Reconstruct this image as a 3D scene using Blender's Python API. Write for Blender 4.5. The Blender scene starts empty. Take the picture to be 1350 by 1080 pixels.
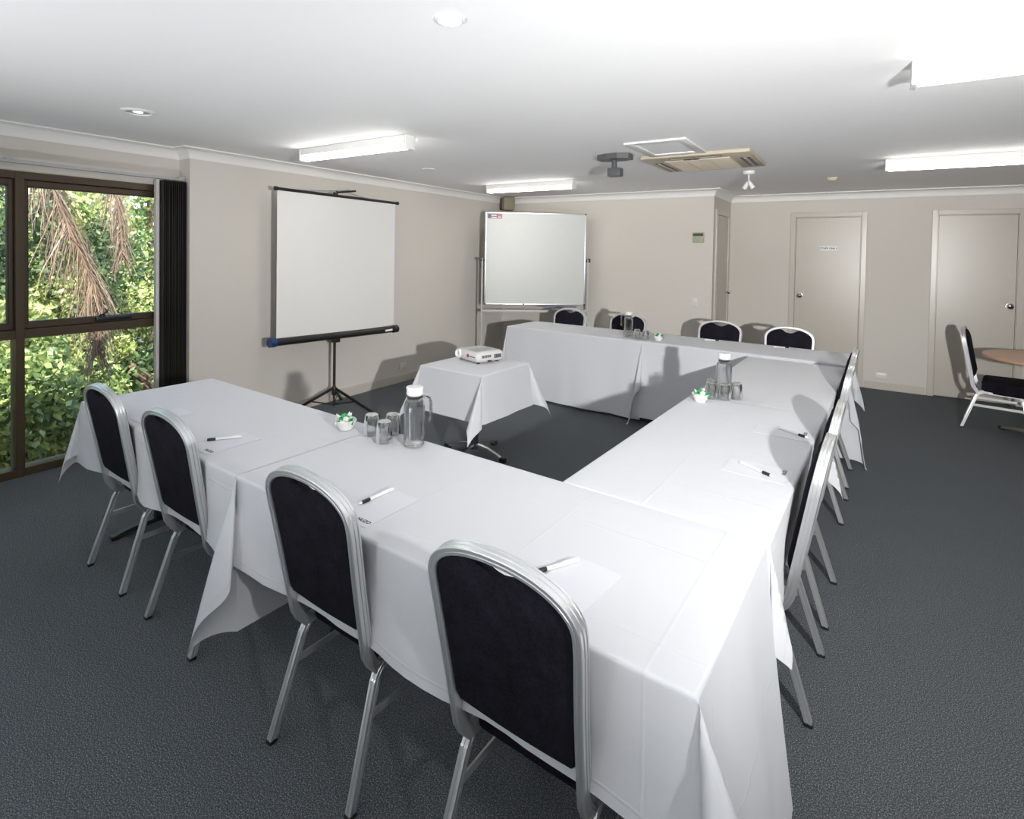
import bpy, math, random
import numpy as np
from mathutils import Vector, Matrix
random.seed(7); rng = np.random.default_rng(7)
PI = math.pi
scn = bpy.context.scene
COL = scn.collection

# ------------------------------------------------------------------ helpers
class MB:
    """Collects shapes; build() links them as one mesh object."""
    def __init__(s): s.v = []; s.f = []; s.uv = None
    def add(s, vs, fs):
        o = len(s.v); s.v += [tuple(p) for p in vs]; s.f += [tuple(i + o for i in f) for f in fs]; return s
    def box(s, lo, hi, b=0.0):
        x0, y0, z0 = lo; x1, y1, z1 = hi
        if b <= 0:
            vs = [(x0,y0,z0),(x1,y0,z0),(x1,y1,z0),(x0,y1,z0),(x0,y0,z1),(x1,y0,z1),(x1,y1,z1),(x0,y1,z1)]
            return s.add(vs, [(3,2,1,0),(4,5,6,7),(0,1,5,4),(1,2,6,5),(2,3,7,6),(3,0,4,7)])
        # bevelled: prism of an octagon-ish rounded rectangle with inset caps
        b = min(b, (x1-x0)/2.01, (y1-y0)/2.01, (z1-z0)/2.01)
        out = []
        for (cx, cy, a0) in ((x1-b,y1-b,0),(x0+b,y1-b,90),(x0+b,y0+b,180),(x1-b,y0+b,270)):
            for k in (0, 30, 60, 90):
                a = math.radians(a0+k); out.append((cx, cy, math.cos(a), math.sin(a)))
        rings = [(z0, 0.0), (z0+b*.3, .71), (z0+b, 1.0), (z1-b, 1.0), (z1-b*.3, .71), (z1, 0.0)]
        vs = []; n = len(out)
        for z, k in rings:
            vs += [(cx+b*k*c, cy+b*k*q, z) for cx, cy, c, q in out]
        fs = [tuple(range(n))[::-1], tuple(range(5*n, 6*n))]
        for r in range(5):
            for i in range(n):
                j = (i+1) % n; fs.append((r*n+i, r*n+j, (r+1)*n+j, (r+1)*n+i))
        return s.add(vs, fs)
    def sweep(s, path, prof, up=(0,0,1), caps=True, closed=False):
        """profile points (n, d): n along N = T x D, d along D (nearest to `up` perpendicular to T)"""
        P = [Vector(p) for p in path]; n = len(P); m = len(prof); vs = []
        ups = up if isinstance(up, list) else [up]*n
        for i in range(n):
            a = P[(i-1) % n] if (closed or i > 0) else P[i]
            b = P[(i+1) % n] if (closed or i < n-1) else P[i]
            T = (b-a).normalized(); U = Vector(ups[i]); D = (U - T*U.dot(T))
            if D.length < 1e-6: D = T.orthogonal()
            D.normalize(); N = T.cross(D)
            vs += [tuple(P[i] + N*q[0] + D*q[1]) for q in prof]
        fs = []
        for i in range(n if closed else n-1):
            k = (i+1) % n
            for j in range(m):
                l = (j+1) % m; fs.append((i*m+j, i*m+l, k*m+l, k*m+j))
        if caps and not closed:
            fs.append(tuple(range(m))[::-1]); fs.append(tuple(range((n-1)*m, n*m)))
        return s.add(vs, fs)
    def tube(s, path, r, seg=10, up=(0,0,1), closed=False):
        return s.sweep(path, [(r*math.cos(2*PI*k/seg), r*math.sin(2*PI*k/seg)) for k in range(seg)], up, True, closed)
    def bar(s, a, b, w, d=None, up=(0,0,1)):
        d = d or w; return s.sweep([a, b], [(-w/2,-d/2),(w/2,-d/2),(w/2,d/2),(-w/2,d/2)], up)
    def lathe(s, prof, seg=24, c=(0,0,0), rfun=None, close=False):
        vs = []; m = len(prof)
        for i in range(seg):
            a = 2*PI*i/seg
            for r, z in prof:
                q = r*(rfun(a, z) if rfun else 1); vs.append((c[0]+q*math.cos(a), c[1]+q*math.sin(a), c[2]+z))
        fs = []
        for i in range(seg):
            k = (i+1) % seg
            for j in range(m if close else m-1):
                l = (j+1) % m
                fs.append((i*m+j, k*m+j, k*m+l, i*m+l))
        s.add(vs, fs)
        if not close:
            o = len(s.v)-len(vs)
            if prof[0][0] > 1e-5: s.f.append(tuple(o+i*m for i in range(seg))[::-1])
            if prof[-1][0] > 1e-5: s.f.append(tuple(o+i*m+m-1 for i in range(seg)))
        return s
    def prism(s, poly, z0, z1):
        n = len(poly)
        vs = [(x, y, z0) for x, y in poly] + [(x, y, z1) for x, y in poly]
        return s.add(vs, [tuple(range(n))[::-1], tuple(range(n, 2*n))] + [(i, (i+1) % n, n+(i+1) % n, n+i) for i in range(n)])
    def xf(s, M):
        s.v = [tuple(M @ Vector(p)) for p in s.v]; return s
    def build(s, name, mat, parent=None, smooth=True, loc=None, rotz=0, ang=35):
        me = bpy.data.meshes.new(name)
        me.from_pydata(s.v, [], s.f)
        me.validate(); me.update()
        if s.uv is not None:
            uvl = me.uv_layers.new(name='UVMap')
            idx = np.empty(len(me.loops), dtype=np.int32); me.loops.foreach_get('vertex_index', idx)
            uvl.data.foreach_set('uv', np.asarray(s.uv, dtype=np.float32)[idx].ravel())
        if smooth:
            me.polygons.foreach_set('use_smooth', [True]*len(me.polygons))
            if ang < 179: me.set_sharp_from_angle(angle=math.radians(ang))
        for m in (mat if isinstance(mat, (list, tuple)) else [mat]): me.materials.append(m)
        o = bpy.data.objects.new(name, me); COL.objects.link(o)
        if parent: o.parent = parent
        if loc is not None: o.location = loc
        if rotz: o.rotation_euler = (0, 0, rotz)
        return o

def tag(o, label, cat, group=None, kind=None):
    o['label'] = label; o['category'] = cat
    if group: o['group'] = group
    if kind: o['kind'] = kind
    return o
def thing(name, label, cat, loc=(0,0,0), rotz=0, group=None):
    o = bpy.data.objects.new(name, None); COL.objects.link(o); o.empty_display_size = .1
    o.location = loc; o.rotation_euler = (0, 0, rotz)
    return tag(o, label, cat, group)
def struct(name, mb, mat, **k):
    o = mb.build(name, mat, smooth=k.pop('smooth', False), **k); o['kind'] = 'structure'; return o
def dup(root, loc, rotz, label, group=None, rot=None):
    r = root.copy(); COL.objects.link(r); r.location = loc; r.rotation_euler = rot or (0, 0, rotz); r['label'] = label
    if group: r['group'] = group
    for ch in list(root.children):
        c = ch.copy(); COL.objects.link(c); c.parent = r
        for gch in ch.children:
            d = gch.copy(); COL.objects.link(d); d.parent = c
    return r

# ------------------------------------------------------------------ materials
class NT:
    def __init__(s, name):
        s.m = bpy.data.materials.new(name); s.m.use_nodes = True; s.t = s.m.node_tree; s.t.nodes.clear()
        s.out = s.n('ShaderNodeOutputMaterial')
    def n(s, typ, **k):
        o = s.t.nodes.new(typ)
        for a, b in k.items():
            if a in o.inputs: s.set(o.inputs[a], b)
            else: setattr(o, a, b)
        return o
    def set(s, sock, v):
        if isinstance(v, bpy.types.NodeSocket): s.t.links.new(v, sock)
        else:
            if sock.type == 'RGBA' and len(v) == 3: v = (*v, 1)
            sock.default_value = v
    def math(s, op, a, b=0.0, c=None):
        o = s.n('ShaderNodeMath', operation=op); s.set(o.inputs[0], a); s.set(o.inputs[1], b)
        if c is not None: s.set(o.inputs[2], c)
        return o.outputs[0]
    def mix(s, f, a, b):
        o = s.n('ShaderNodeMix', data_type='RGBA'); s.set(o.inputs[0], f); s.set(o.inputs[6], a); s.set(o.inputs[7], b); return o.outputs[2]
    def ramp(s, f, stops):
        o = s.n('ShaderNodeValToRGB'); s.set(o.inputs[0], f); e = o.color_ramp.elements
        while len(e) < len(stops): e.new(.5)
        for i, (p, c) in enumerate(stops): e[i].position = p; e[i].color = (*c, 1)
        return o.outputs[0]
    def noise(s, scale, detail=2, coord='Object', rough=.5, stretch=None):
        tc = s.n('ShaderNodeTexCoord'); v = tc.outputs[coord]
        if stretch:
            mp = s.n('ShaderNodeMapping'); s.set(mp.inputs[0], v); s.set(mp.inputs[3], stretch); v = mp.outputs[0]
        o = s.n('ShaderNodeTexNoise'); s.set(o.inputs['Vector'], v); s.set(o.inputs['Scale'], scale); s.set(o.inputs['Detail'], detail); s.set(o.inputs['Roughness'], rough)
        return o.outputs[0]
    def bump(s, h, strength=.3, dist=.01):
        o = s.n('ShaderNodeBump'); s.set(o.inputs['Height'], h); s.set(o.inputs['Strength'], strength); s.set(o.inputs['Distance'], dist); return o.outputs[0]
    def bsdf(s, color, rough=.5, metal=0.0, normal=None, **k):
        o = s.n('ShaderNodeBsdfPrincipled'); s.set(o.inputs['Base Color'], color); s.set(o.inputs['Roughness'], rough); s.set(o.inputs['Metallic'], metal)
        if normal is not None: s.set(o.inputs['Normal'], normal)
        for a, b in k.items(): s.set(o.inputs[a.replace('_', ' ')], b)
        s.t.links.new(o.outputs[0], s.out.inputs[0]); return o

def plain(name, color, rough=.5, metal=0.0, bump=None, vary=.04, **k):
    m = NT(name)
    c = color
    if vary:
        nz = m.noise(14 if bump is None else bump[0]*.15, 3)
        c = m.mix(nz, tuple(x*(1-vary) for x in color), tuple(min(1, x*(1+vary)) for x in color))
    nrm = m.bump(m.noise(bump[0], 3), bump[1], bump[2]) if bump else None
    m.bsdf(c, rough, metal, nrm, **k); return m.m
def emit(name, color, strength):
    m = NT(name); e = m.n('ShaderNodeEmission'); m.set(e.inputs[0], color); m.set(e.inputs[1], strength)
    m.t.links.new(e.outputs[0], m.out.inputs[0]); return m.m

M = {}
M['wall'] = plain('wall_paint', (.60,.568,.525), .75, bump=(260, .12, .002), vary=.02)
M['ceil'] = plain('ceiling_paint', (.87,.87,.88), .8, bump=(180, .05, .002), vary=.012)
M['cove'] = plain('cornice_paint', (.78,.775,.76), .6, vary=.015)
M['trim'] = plain('trim_gloss', (.52,.485,.435), .28, bump=(220, .10, .002), vary=.02)
M['door'] = plain('door_gloss', (.49,.455,.405), .27, bump=(150, .30, .003), vary=.02)
m = NT('carpet'); f1 = m.noise(260, 3, rough=.75); f2 = m.noise(70, 3); f3 = m.noise(3, 3)
c = m.ramp(f1, [(.34,(.012,.014,.016)), (.46,(.040,.046,.052)), (.55,(.115,.132,.146)), (.66,(.42,.47,.50))])
c = m.mix(m.math('MULTIPLY', f2, .28), c, (.055,.064,.073)); c = m.mix(m.math('MULTIPLY', f3, .22), c, (.05,.055,.06))
m.bsdf(c, .95, 0, m.bump(f1, .6, .006)); M['carpet'] = m.m
def cloth_mat(name, col):
    m = NT(name); tc = m.n('ShaderNodeTexCoord'); sp = m.n('ShaderNodeSeparateXYZ'); m.set(sp.inputs[0], tc.outputs['UV'])
    h = None
    for out, per, off in ((sp.outputs[0], .43, .11), (sp.outputs[1], .37, .02)):
        q = m.math('ABSOLUTE', m.math('SUBTRACT', m.math('FRACT', m.math('DIVIDE', m.math('ADD', out, off), per)), .5))
        q = m.math('MAXIMUM', 0.0, m.math('SUBTRACT', 1.0, m.math('MULTIPLY', q, 70)))
        h = q if h is None else m.math('ADD', h, q)
    wv = m.noise(2.2, 4, 'UV', .55)
    weave = m.noise(900, 1, 'UV')
    hh = m.math('ADD', m.math('MULTIPLY', h, .0007), m.math('MULTIPLY', wv, .010))
    hh = m.math('ADD', hh, m.math('MULTIPLY', weave, .0003))
    m.bsdf(col, .85, 0, m.bump(hh, .8, 1.0), Sheen_Weight=.15)
    return m.m
M['cloth'] = cloth_mat('white_linen', (.585,.595,.63))
M['alu'] = plain('brushed_aluminium', (.70,.715,.725), .36, .82, vary=.05)
M['chrome'] = plain('chrome', (.75,.75,.76), .12, 1.0, vary=.01)
m = NT('navy_velvet'); n1 = m.noise(11, 8, rough=.85); n2 = m.noise(150, 3, rough=.7)
c = m.mix(m.ramp(n1, [(.35,(0,0,0)), (.68,(1,1,1))]), (.0015,.0015,.003), (.012,.0105,.019)); c = m.mix(m.math('MULTIPLY', m.math('POWER', n2, 2.5), .7), c, (.042,.036,.050))
m.bsdf(c, .9, 0, m.bump(n2, .3, .003), Sheen_Weight=.0, Sheen_Roughness=.5, Specular_IOR_Level=.1); M['velvet'] = m.m
M['projw'] = plain('projector_shell', (.62,.62,.61), .4, vary=.01)
M['black'] = plain('black_plastic', (.012,.012,.013), .4)
M['blacksteel'] = plain('black_steel', (.016,.016,.018), .35)
M['bronze'] = plain('bronze_aluminium', (.075,.053,.033), .42, .35, vary=.05)
M['bronzedark'] = plain('dark_gasket', (.014,.011,.009), .5)
M['white'] = plain('white_plastic', (.80,.80,.80), .35, vary=.01)
M['whitemetal'] = plain('white_enamel', (.80,.795,.78), .4, vary=.01)
M['vane'] = plain('dark_vane_fabric', (.030,.0255,.023), .7, bump=(300, .2, .002))
M['vanepale'] = plain('pale_vane_edge', (.62,.60,.57), .7)
M['laminate'] = plain('pale_laminate', (.55,.47,.36), .4)
m = NT('beech_veneer'); g1 = m.noise(7, 4, stretch=(1, 9, 1)); m.bsdf(m.mix(g1, (.42,.25,.16), (.56,.36,.25)), .35); M['beech'] = m.m
M['screen'] = plain('projection_fabric', (.70,.70,.69), .9, vary=.01)
M['board'] = plain('whiteboard_enamel', (.56,.58,.57), .32, vary=.02, Specular_IOR_Level=.15)
M['blue'] = plain('blue_plastic', (.015,.045,.16), .4)
M['grey'] = plain('grey_plastic', (.42,.43,.44), .4)
M['mount'] = plain('mount_grey', (.085,.087,.092), .45)
M['stand'] = plain('grey_painted_steel', (.42,.42,.41), .45)
M['beige'] = plain('beige_plastic', (.50,.44,.345), .5)
M['beigepale'] = plain('grille_beige', (.62,.54,.46), .55)
M['speaker'] = plain('speaker_beige', (.21,.19,.125), .6)
M['brown'] = plain('brown_side', (.10,.065,.05), .6)
M['paper'] = plain('note_paper', (.645,.65,.695), .7, vary=.0)
M['ink'] = plain('printing_ink', (.05,.05,.055), .6)
M['ceramic'] = plain('white_ceramic', (.80,.80,.78), .18, vary=.0)
M['mint'] = plain('mint_wrapper_green', (.03,.30,.11), .25)
M['mintw'] = plain('mint_wrapper_white', (.72,.78,.68), .28)
M['red'] = plain('red_sticker', (.42,.03,.04), .4)
M['pinkred'] = plain('faded_red_label', (.46,.16,.17), .5)
M['slate'] = plain('slate_label', (.12,.14,.19), .5)
M['socket'] = plain('socket_white', (.66,.65,.62), .35, vary=.01)
M['tube'] = emit('fluorescent_tube', (1,.968,.91), 20.0)
M['lampwarm'] = emit('downlight_lens', (1,.95,.88), 9.0)
M['lampsmall'] = emit('halogen_lens', (1,.93,.82), 2.2)
def glassmat(name, tint=(1,1,1), rough=0.0, clear=.5):
    m = NT(name); b_ = m.bsdf(tint, rough, 0, None, Transmission_Weight=1.0, IOR=1.45); t_ = m.n('ShaderNodeBsdfTransparent'); m.set(t_.inputs[0], (.97,.98,.98))
    x_ = m.n('ShaderNodeMixShader'); m.set(x_.inputs[0], clear); m.t.links.new(b_.outputs[0], x_.inputs[1]); m.t.links.new(t_.outputs[0], x_.inputs[2]); m.t.links.new(x_.outputs[0], m.out.inputs[0]); return m.m
M['glass'] = glassmat('clear_glass', (.98,.99,.99), 0, .12); 
m = NT('tumbler_glass'); t_ = m.n('ShaderNodeBsdfTransparent'); m.set(t_.inputs[0], (.985,.99,.99)); g_ = m.n('ShaderNodeBsdfGlossy'); m.set(g_.inputs['Roughness'], .04)
f_ = m.n('ShaderNodeFresnel'); m.set(f_.inputs[0], 1.6); x_ = m.n('ShaderNodeMixShader'); m.set(x_.inputs[0], m.math('MULTIPLY', f_.outputs[0], 1.5)); m.t.links.new(t_.outputs[0], x_.inputs[1]); m.t.links.new(g_.outputs[0], x_.inputs[2]); m.t.links.new(x_.outputs[0], m.out.inputs[0]); M['tumbler'] = m.m
M['water'] = NT('water').m
w = M['water']; wn = w.node_tree; b = wn.nodes.new('ShaderNodeBsdfPrincipled'); b.inputs['Transmission Weight'].default_value = 1; b.inputs['IOR'].default_value = 1.33; b.inputs['Roughness'].default_value = 0; wn.links.new(b.outputs[0], wn.nodes['Material Output'].inputs[0])
m = NT('window_glass'); tr = m.n('ShaderNodeBsdfTransparent'); m.set(tr.inputs[0], (.94,.96,.95)); gl = m.n('ShaderNodeBsdfGlossy'); m.set(gl.inputs['Roughness'], 0.0)
fr = m.n('ShaderNodeFresnel'); m.set(fr.inputs[0], 1.45); mx = m.n('ShaderNodeMixShader'); m.set(mx.inputs[0], fr.outputs[0]); m.t.links.new(tr.outputs[0], mx.inputs[1]); m.t.links.new(gl.outputs[0], mx.inputs[2]); m.t.links.new(mx.outputs[0], m.out.inputs[0]); M['pane'] = m.m
def leafmat(name, dark, light, transl=.45):
    m = NT(name); g = m.n('ShaderNodeNewGeometry'); c = m.mix(g.outputs['Random Per Island'], dark, light)
    d = m.n('ShaderNodeBsdfPrincipled'); m.set(d.inputs['Base Color'], c); m.set(d.inputs['Roughness'], .45)
    t = m.n('ShaderNodeBsdfTranslucent'); m.set(t.inputs[0], c); x = m.n('ShaderNodeMixShader'); m.set(x.inputs[0], transl)
    m.t.links.new(d.outputs[0], x.inputs[1]); m.t.links.new(t.outputs[0], x.inputs[2]); m.t.links.new(x.outputs[0], m.out.inputs[0]); return m.m
M['leafA'] = leafmat('leaf_bright', (.13,.20,.05), (.56,.58,.24)); M['leafB'] = leafmat('leaf_mid', (.05,.105,.035), (.33,.40,.14)); M['leafC'] = leafmat('leaf_deep', (.018,.045,.020), (.14,.20,.075))
M['frond'] = leafmat('dead_frond', (.12,.075,.055), (.30,.215,.16), .3)
M['bark'] = plain('bark', (.10,.07,.045), .9, bump=(20, .8, .02), vary=.2)
M['soil'] = plain('garden_soil', (.045,.05,.025), .95, bump=(9, .5, .03), vary=.3)
M['brick'] = plain('outside_render', (.35,.33,.30), .9)

# ------------------------------------------------------------------ camera (fitted to the room's lines)
F, CY, YAW, PITCH, ROLL, CH = 715.3955, 346.231, .57476, .022381, .016585, 1.5672
fwd = Vector((-math.sin(YAW)*math.cos(PITCH), math.cos(YAW)*math.cos(PITCH), -math.sin(PITCH)))
r0 = Vector((math.cos(YAW), math.sin(YAW), 0)); u0 = r0.cross(fwd)
r1 = r0*math.cos(ROLL)+u0*math.sin(ROLL); u1 = u0*math.cos(ROLL)-r0*math.sin(ROLL)
cam = bpy.data.cameras.new('camera'); co = bpy.data.objects.new('camera', cam); COL.objects.link(co)
co.matrix_world = Matrix(((r1.x,u1.x,-fwd.x,0),(r1.y,u1.y,-fwd.y,0),(r1.z,u1.z,-fwd.z,CH),(0,0,0,1)))
cam.sensor_fit = 'HORIZONTAL'; cam.sensor_width = 36; cam.lens = F/1350*36; cam.shift_x = 0; cam.shift_y = -(540-CY)/1350
cam.clip_start = .05; cam.clip_end = 200; scn.camera = co

# ------------------------------------------------------------------ room shell
XL, XW, YB, XS, Y2, H, YJ = -4.528, -4.691, 6.751, -1.514, 7.727, 2.341, 2.242
XR, YF = 4.6, -2.9
T = .14
struct('floor', MB().box((XW-T, YF-T, -.12), (XR+T, Y2+T, 0)), M['carpet'])
struct('ceiling', MB().box((XW-T, YF-T, H), (XR+T, Y2+T, H+.2)), M['ceil'])
struct('wall_left', MB().box((XW-T, YJ, 0), (XL, YB+T, H)), M['wall'])
struct('wall_back', MB().box((XL, YB, 0), (XS, Y2+T, H)), M['wall'])          # its right face is the jog with the side door
WT = 2.036
wl = MB().box((XW-T, YF-T, WT), (XW, YJ, H)); wl.box((XW-T, YF-T, 0), (XW, -2.76, WT)); struct('wall_window', wl, M['wall'])
def wall_with_doors(y0, y1, x0, x1, doors):
    mb = MB(); x = x0
    for a, b2, h in doors:
        mb.box((x, y0, 0), (a, y1, H)); mb.box((a, y0, h), (b2, y1, H)); x = b2
    return mb.box((x, y0, 0), (x1, y1, H))
D1 = (-.727, -.035); D3 = (.700, 1.367); DH = 2.04
struct('wall_back_right', wall_with_doors(Y2, Y2+T, XS, XR+T, [(D1[0]-.012, D1[1]+.012, DH+.012), (D3[0]-.012, D3[1]+.012, DH+.012)]), M['wall'])
struct('wall_right', MB().box((XR, YF-T, 0), (XR+T, Y2, H)), M['wall'])
struct('wall_front', MB().box((XW-T, YF-T, 0), (XR, YF, H)), M['wall'])

def cove(pts, name):
    """coved cornice along wall corner points (room on the left of travel)"""
    prof = [(0,0)]
    for k in range(7):
        a = PI/2*k/6; prof.append((.088*(1-math.sin(a))*.92+.004, -.080+.076*(1-math.cos(a))*.98))
    prof = [(.0,-.084),(.007,-.084),(.008,-.078)] + [(.010+.074*(1-math.cos(PI/2*k/7)), -.078+.068*math.sin(PI/2*k/7)) for k in range(8)] + [(.092,-.010),(.093,0),(0,0)]
    vs = []; n = len(pts); m2 = len(prof)
    for i in range(n):
        p = Vector(pts[i])
        ds = []
        if i > 0: ds.append((p-Vector(pts[i-1])).normalized())
        if i < n-1: ds.append((Vector(pts[i+1])-p).normalized())
        ns = [Vector((-d.y, d.x)) for d in ds]
        nn = ns[0] if len(ns) == 1 else (ns[0]+ns[1])/(1+ns[0].dot(ns[1]))
        vs += [(p.x+nn.x*a, p.y+nn.y*a, H+z) for a, z in prof]
    fs = []
    for i in range(n-1):
        for j in range(m2):
            l = (j+1) % m2; fs.append((i*m2+j, (i+1)*m2+j, (i+1)*m2+l, i*m2+l))
    struct(name, MB().add(vs, fs), M['cove'], smooth=True, ang=30)
cove([(XR, YF), (XR, Y2), (XS, Y2), (XS, YB), (XL, YB), (XL, YJ), (XW, YJ), (XW, YF)], 'trim_1')
bb = .085
struct('baseboard_left', MB().box((XL, YJ, 0), (XL+.014, YB, bb)).box((XL, YJ, bb), (XL+.009, YB, bb+.01)), M['trim'])
struct('baseboard_back', MB().box((XL, YB-.014, 0), (XS, YB, bb)), M['trim'])
struct('baseboard_right', MB().box((XS, Y2-.014, 0), (D1[0]-.075, Y2, bb)).box((D1[1]+.075, Y2-.014, 0), (D3[0]-.075, Y2, bb)).box((D3[1]+.075, Y2-.014, 0), (XR, Y2, bb)), M['trim'])

def knob(parent, p, axis):
    mb = MB().lathe([(.031,0),(.031,.006),(.013,.008),(.012,.030),(.022,.034),(.029,.044),(.027,.056),(.016,.064),(0,.066)], 20)
    o = mb.build('door_knob', M['chrome'], parent); o.rotation_euler = (PI/2, 0, 0) if axis == 'y' else (0, PI/2, 0); o.location = p; return o
def door(n, x0, x1, kx, lbl):
    r = struct('door_%d' % n, MB().box((x0+.003, Y2+.012, .012), (x1-.003, Y2+.050, DH-.003)), M['door'])
    r['label'] = lbl
    fr = MB()
    for a, b2 in ((x0-.062, x0-.006), (x1+.006, x1+.062)): fr.box((a, Y2-.016, 0), (b2, Y2+.004, DH+.062), .004)
    fr.box((x0-.0065, Y2-.016, DH+.006), (x1+.0065, Y2+.004, DH+.062), .004)
    for a, b2 in ((x0-.012, x0), (x1, x1+.012)): fr.box((a, Y2, 0), (b2, Y2+.12, DH))
    fr.box((x0-.012, Y2, DH), (x1+.012, Y2+.12, DH+.012))
    fr.box((x0-.012, Y2+.055, 0), (x1+.012, Y2+.075, DH+.01))
    fr.build('architrave', M['trim'], r, smooth=False)
    knob(r, (kx, Y2+.012, 1.06), 'y')
    return r
door(1, *D1, -.666, 'cream gloss door with a small white notice')
door(2, *D3, 1.318, 'cream gloss door behind the lone side chair')
# side door on the jog face, x = XS, seen at a glancing angle
r = struct('door_3', MB().box((XS+.004, 6.900, .012), (XS+.016, 7.500, DH)), M['door'])
r['label'] = 'narrow door in the return wall seen nearly edge-on'
fr = MB()
for a, b2 in ((6.825, 6.892), (7.508, 7.575)): fr.box((XS, a, 0), (XS+.024, b2, DH+.066), .004)
fr.box((XS, 6.8915, DH+.006), (XS+.024, 7.5085, DH+.066), .004); fr.build('architrave', M['trim'], r, smooth=False)
knob(r, (XS+.016, 7.425, 1.075), 'x')

# ------------------------------------------------------------------ windows (window wall x = XW)
def window(n, y0, y1):
    fx0, fx1 = XW-.10, XW+.012
    mb = MB()
    mb.box((fx0, y0-.023, 0), (fx1+.004, y0+.023, WT), .003)
    if n == 1: mb.box((fx0, y1-.023, 0), (fx1, y1+.023, WT), .003)
    mb.box((fx0, y0+.0225, 0), (fx1, y1-.0225, .055), .003)
    mb.box((fx0, y0+.0225, WT-.050), (fx1, y1-.0225, WT), .003)
    mb.box((fx0, y0+.0225, .925), (fx1, y1-.0225, .985), .003)
    r = struct('window_%d' % n, mb, M['bronze'])
    # opening sash above the transom
    s = MB(); a, b2, z0, z1 = y0+.026, y1-.026, .988, WT-.052
    for lo, hi in (((a, z0), (a+.022, z1)), ((b2-.022, z0), (b2, z1)), ((a+.021, z0), (b2-.021, z0+.040)), ((a+.021, z1-.040), (b2-.021, z1))):
        s.box((XW-.075, lo[0], lo[1]), (XW-.020, hi[0], hi[1]), .003)
    s.build('sash', M['bronze'], r, smooth=False)
    g = MB()
    for lo, hi in (((a+.020, z0+.038), (a+.027, z1-.038)), ((b2-.027, z0+.038), (b2-.020, z1-.038)), ((a+.02, z0+.037), (b2-.02, z0+.045)), ((a+.02, z1-.046), (b2-.02, z1-.037))):
        g.box((XW-.068, lo[0], lo[1]), (XW-.022, hi[0], hi[1]))
    g.build('gasket', M['bronzedark'], r, smooth=False)
    MB().box((XW-.050, a+.021, z0+.039), (XW-.046, b2-.021, z1-.039)).build('upper_pane', M['pane'], r, smooth=False)
    MB().box((XW-.050, y0+.022, .054), (XW-.046, y1-.022, .926)).build('lower_pane', M['pane'], r, smooth=False)
    # chain winder on the sash rail
    yc = (y0+y1)/2+.04
    w_ = MB().box((XW-.020, yc-.115, 1.000), (XW+.018, yc+.115, 1.030), .006)
    w_.lathe([(.020,0),(.020,.016),(.012,.022),(0,.024)], 14, (XW+.002, yc-.075, 1.028))
    w_.tube([(XW+.004, yc-.075, 1.045), (XW+.006, yc-.055, 1.058), (XW+.010, yc-.040, 1.078)], .006, 8)
    w_.build('winder', M['black'], r)
    return r
for i in range(5): window(i+1, 1.241-i*1.0, 2.241-i*1.0 if i == 0 else 1.241-(i-1)*1.0)

# vertical blind drawn back to the right end of the window, and its track
vb = thing('vertical_blind', 'stacked dark vertical blind beside the window with long slim track', 'blind', (XW+.08, 2.17, 0))
tr_ = MB().box((-.018, -4.9, 2.078), (.018, .068, 2.100), .003)
for yy in (-1.0, .045): tr_.box((-.07, yy-.02, 2.096), (.02, yy+.02, 2.108))
tr_.build('head_rail', M['grey'], vb)
for k in range(13):
    y = -.112+.0155*k; tw = math.radians(random.uniform(-2, 24))
    vs = []
    for j in range(7):
        q = (j/6-.5); c_ = .006*(1-4*q*q)
        vs.append((.115*q*math.cos(tw), y+.115*q*math.sin(tw)*.35+c_))
    pl = vs + [(a-.0012*0, b2+.0012) for a, b2 in vs[::-1]]
    MB().prism(pl, .035, 2.070).build('vane', M['vane'], vb)
MB().box((-.030, -.140, .035), (.012, -.117, 2.072), .003).build('pale_end_vane', M['vanepale'], vb)['label'] = 'pale end slat'

# ------------------------------------------------------------------ table frame: u along the front run, v into the room
TX, TY, TR, TH = -3.3821, 1.1507, .0392, .745
def W(u, v, z=0.0): return (TX+u*math.cos(TR)+v*math.sin(TR), TY-u*math.sin(TR)+v*math.cos(TR), z)
EU = Vector((math.cos(TR), -math.sin(TR))); EV = Vector((math.sin(TR), math.cos(TR)))

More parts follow.
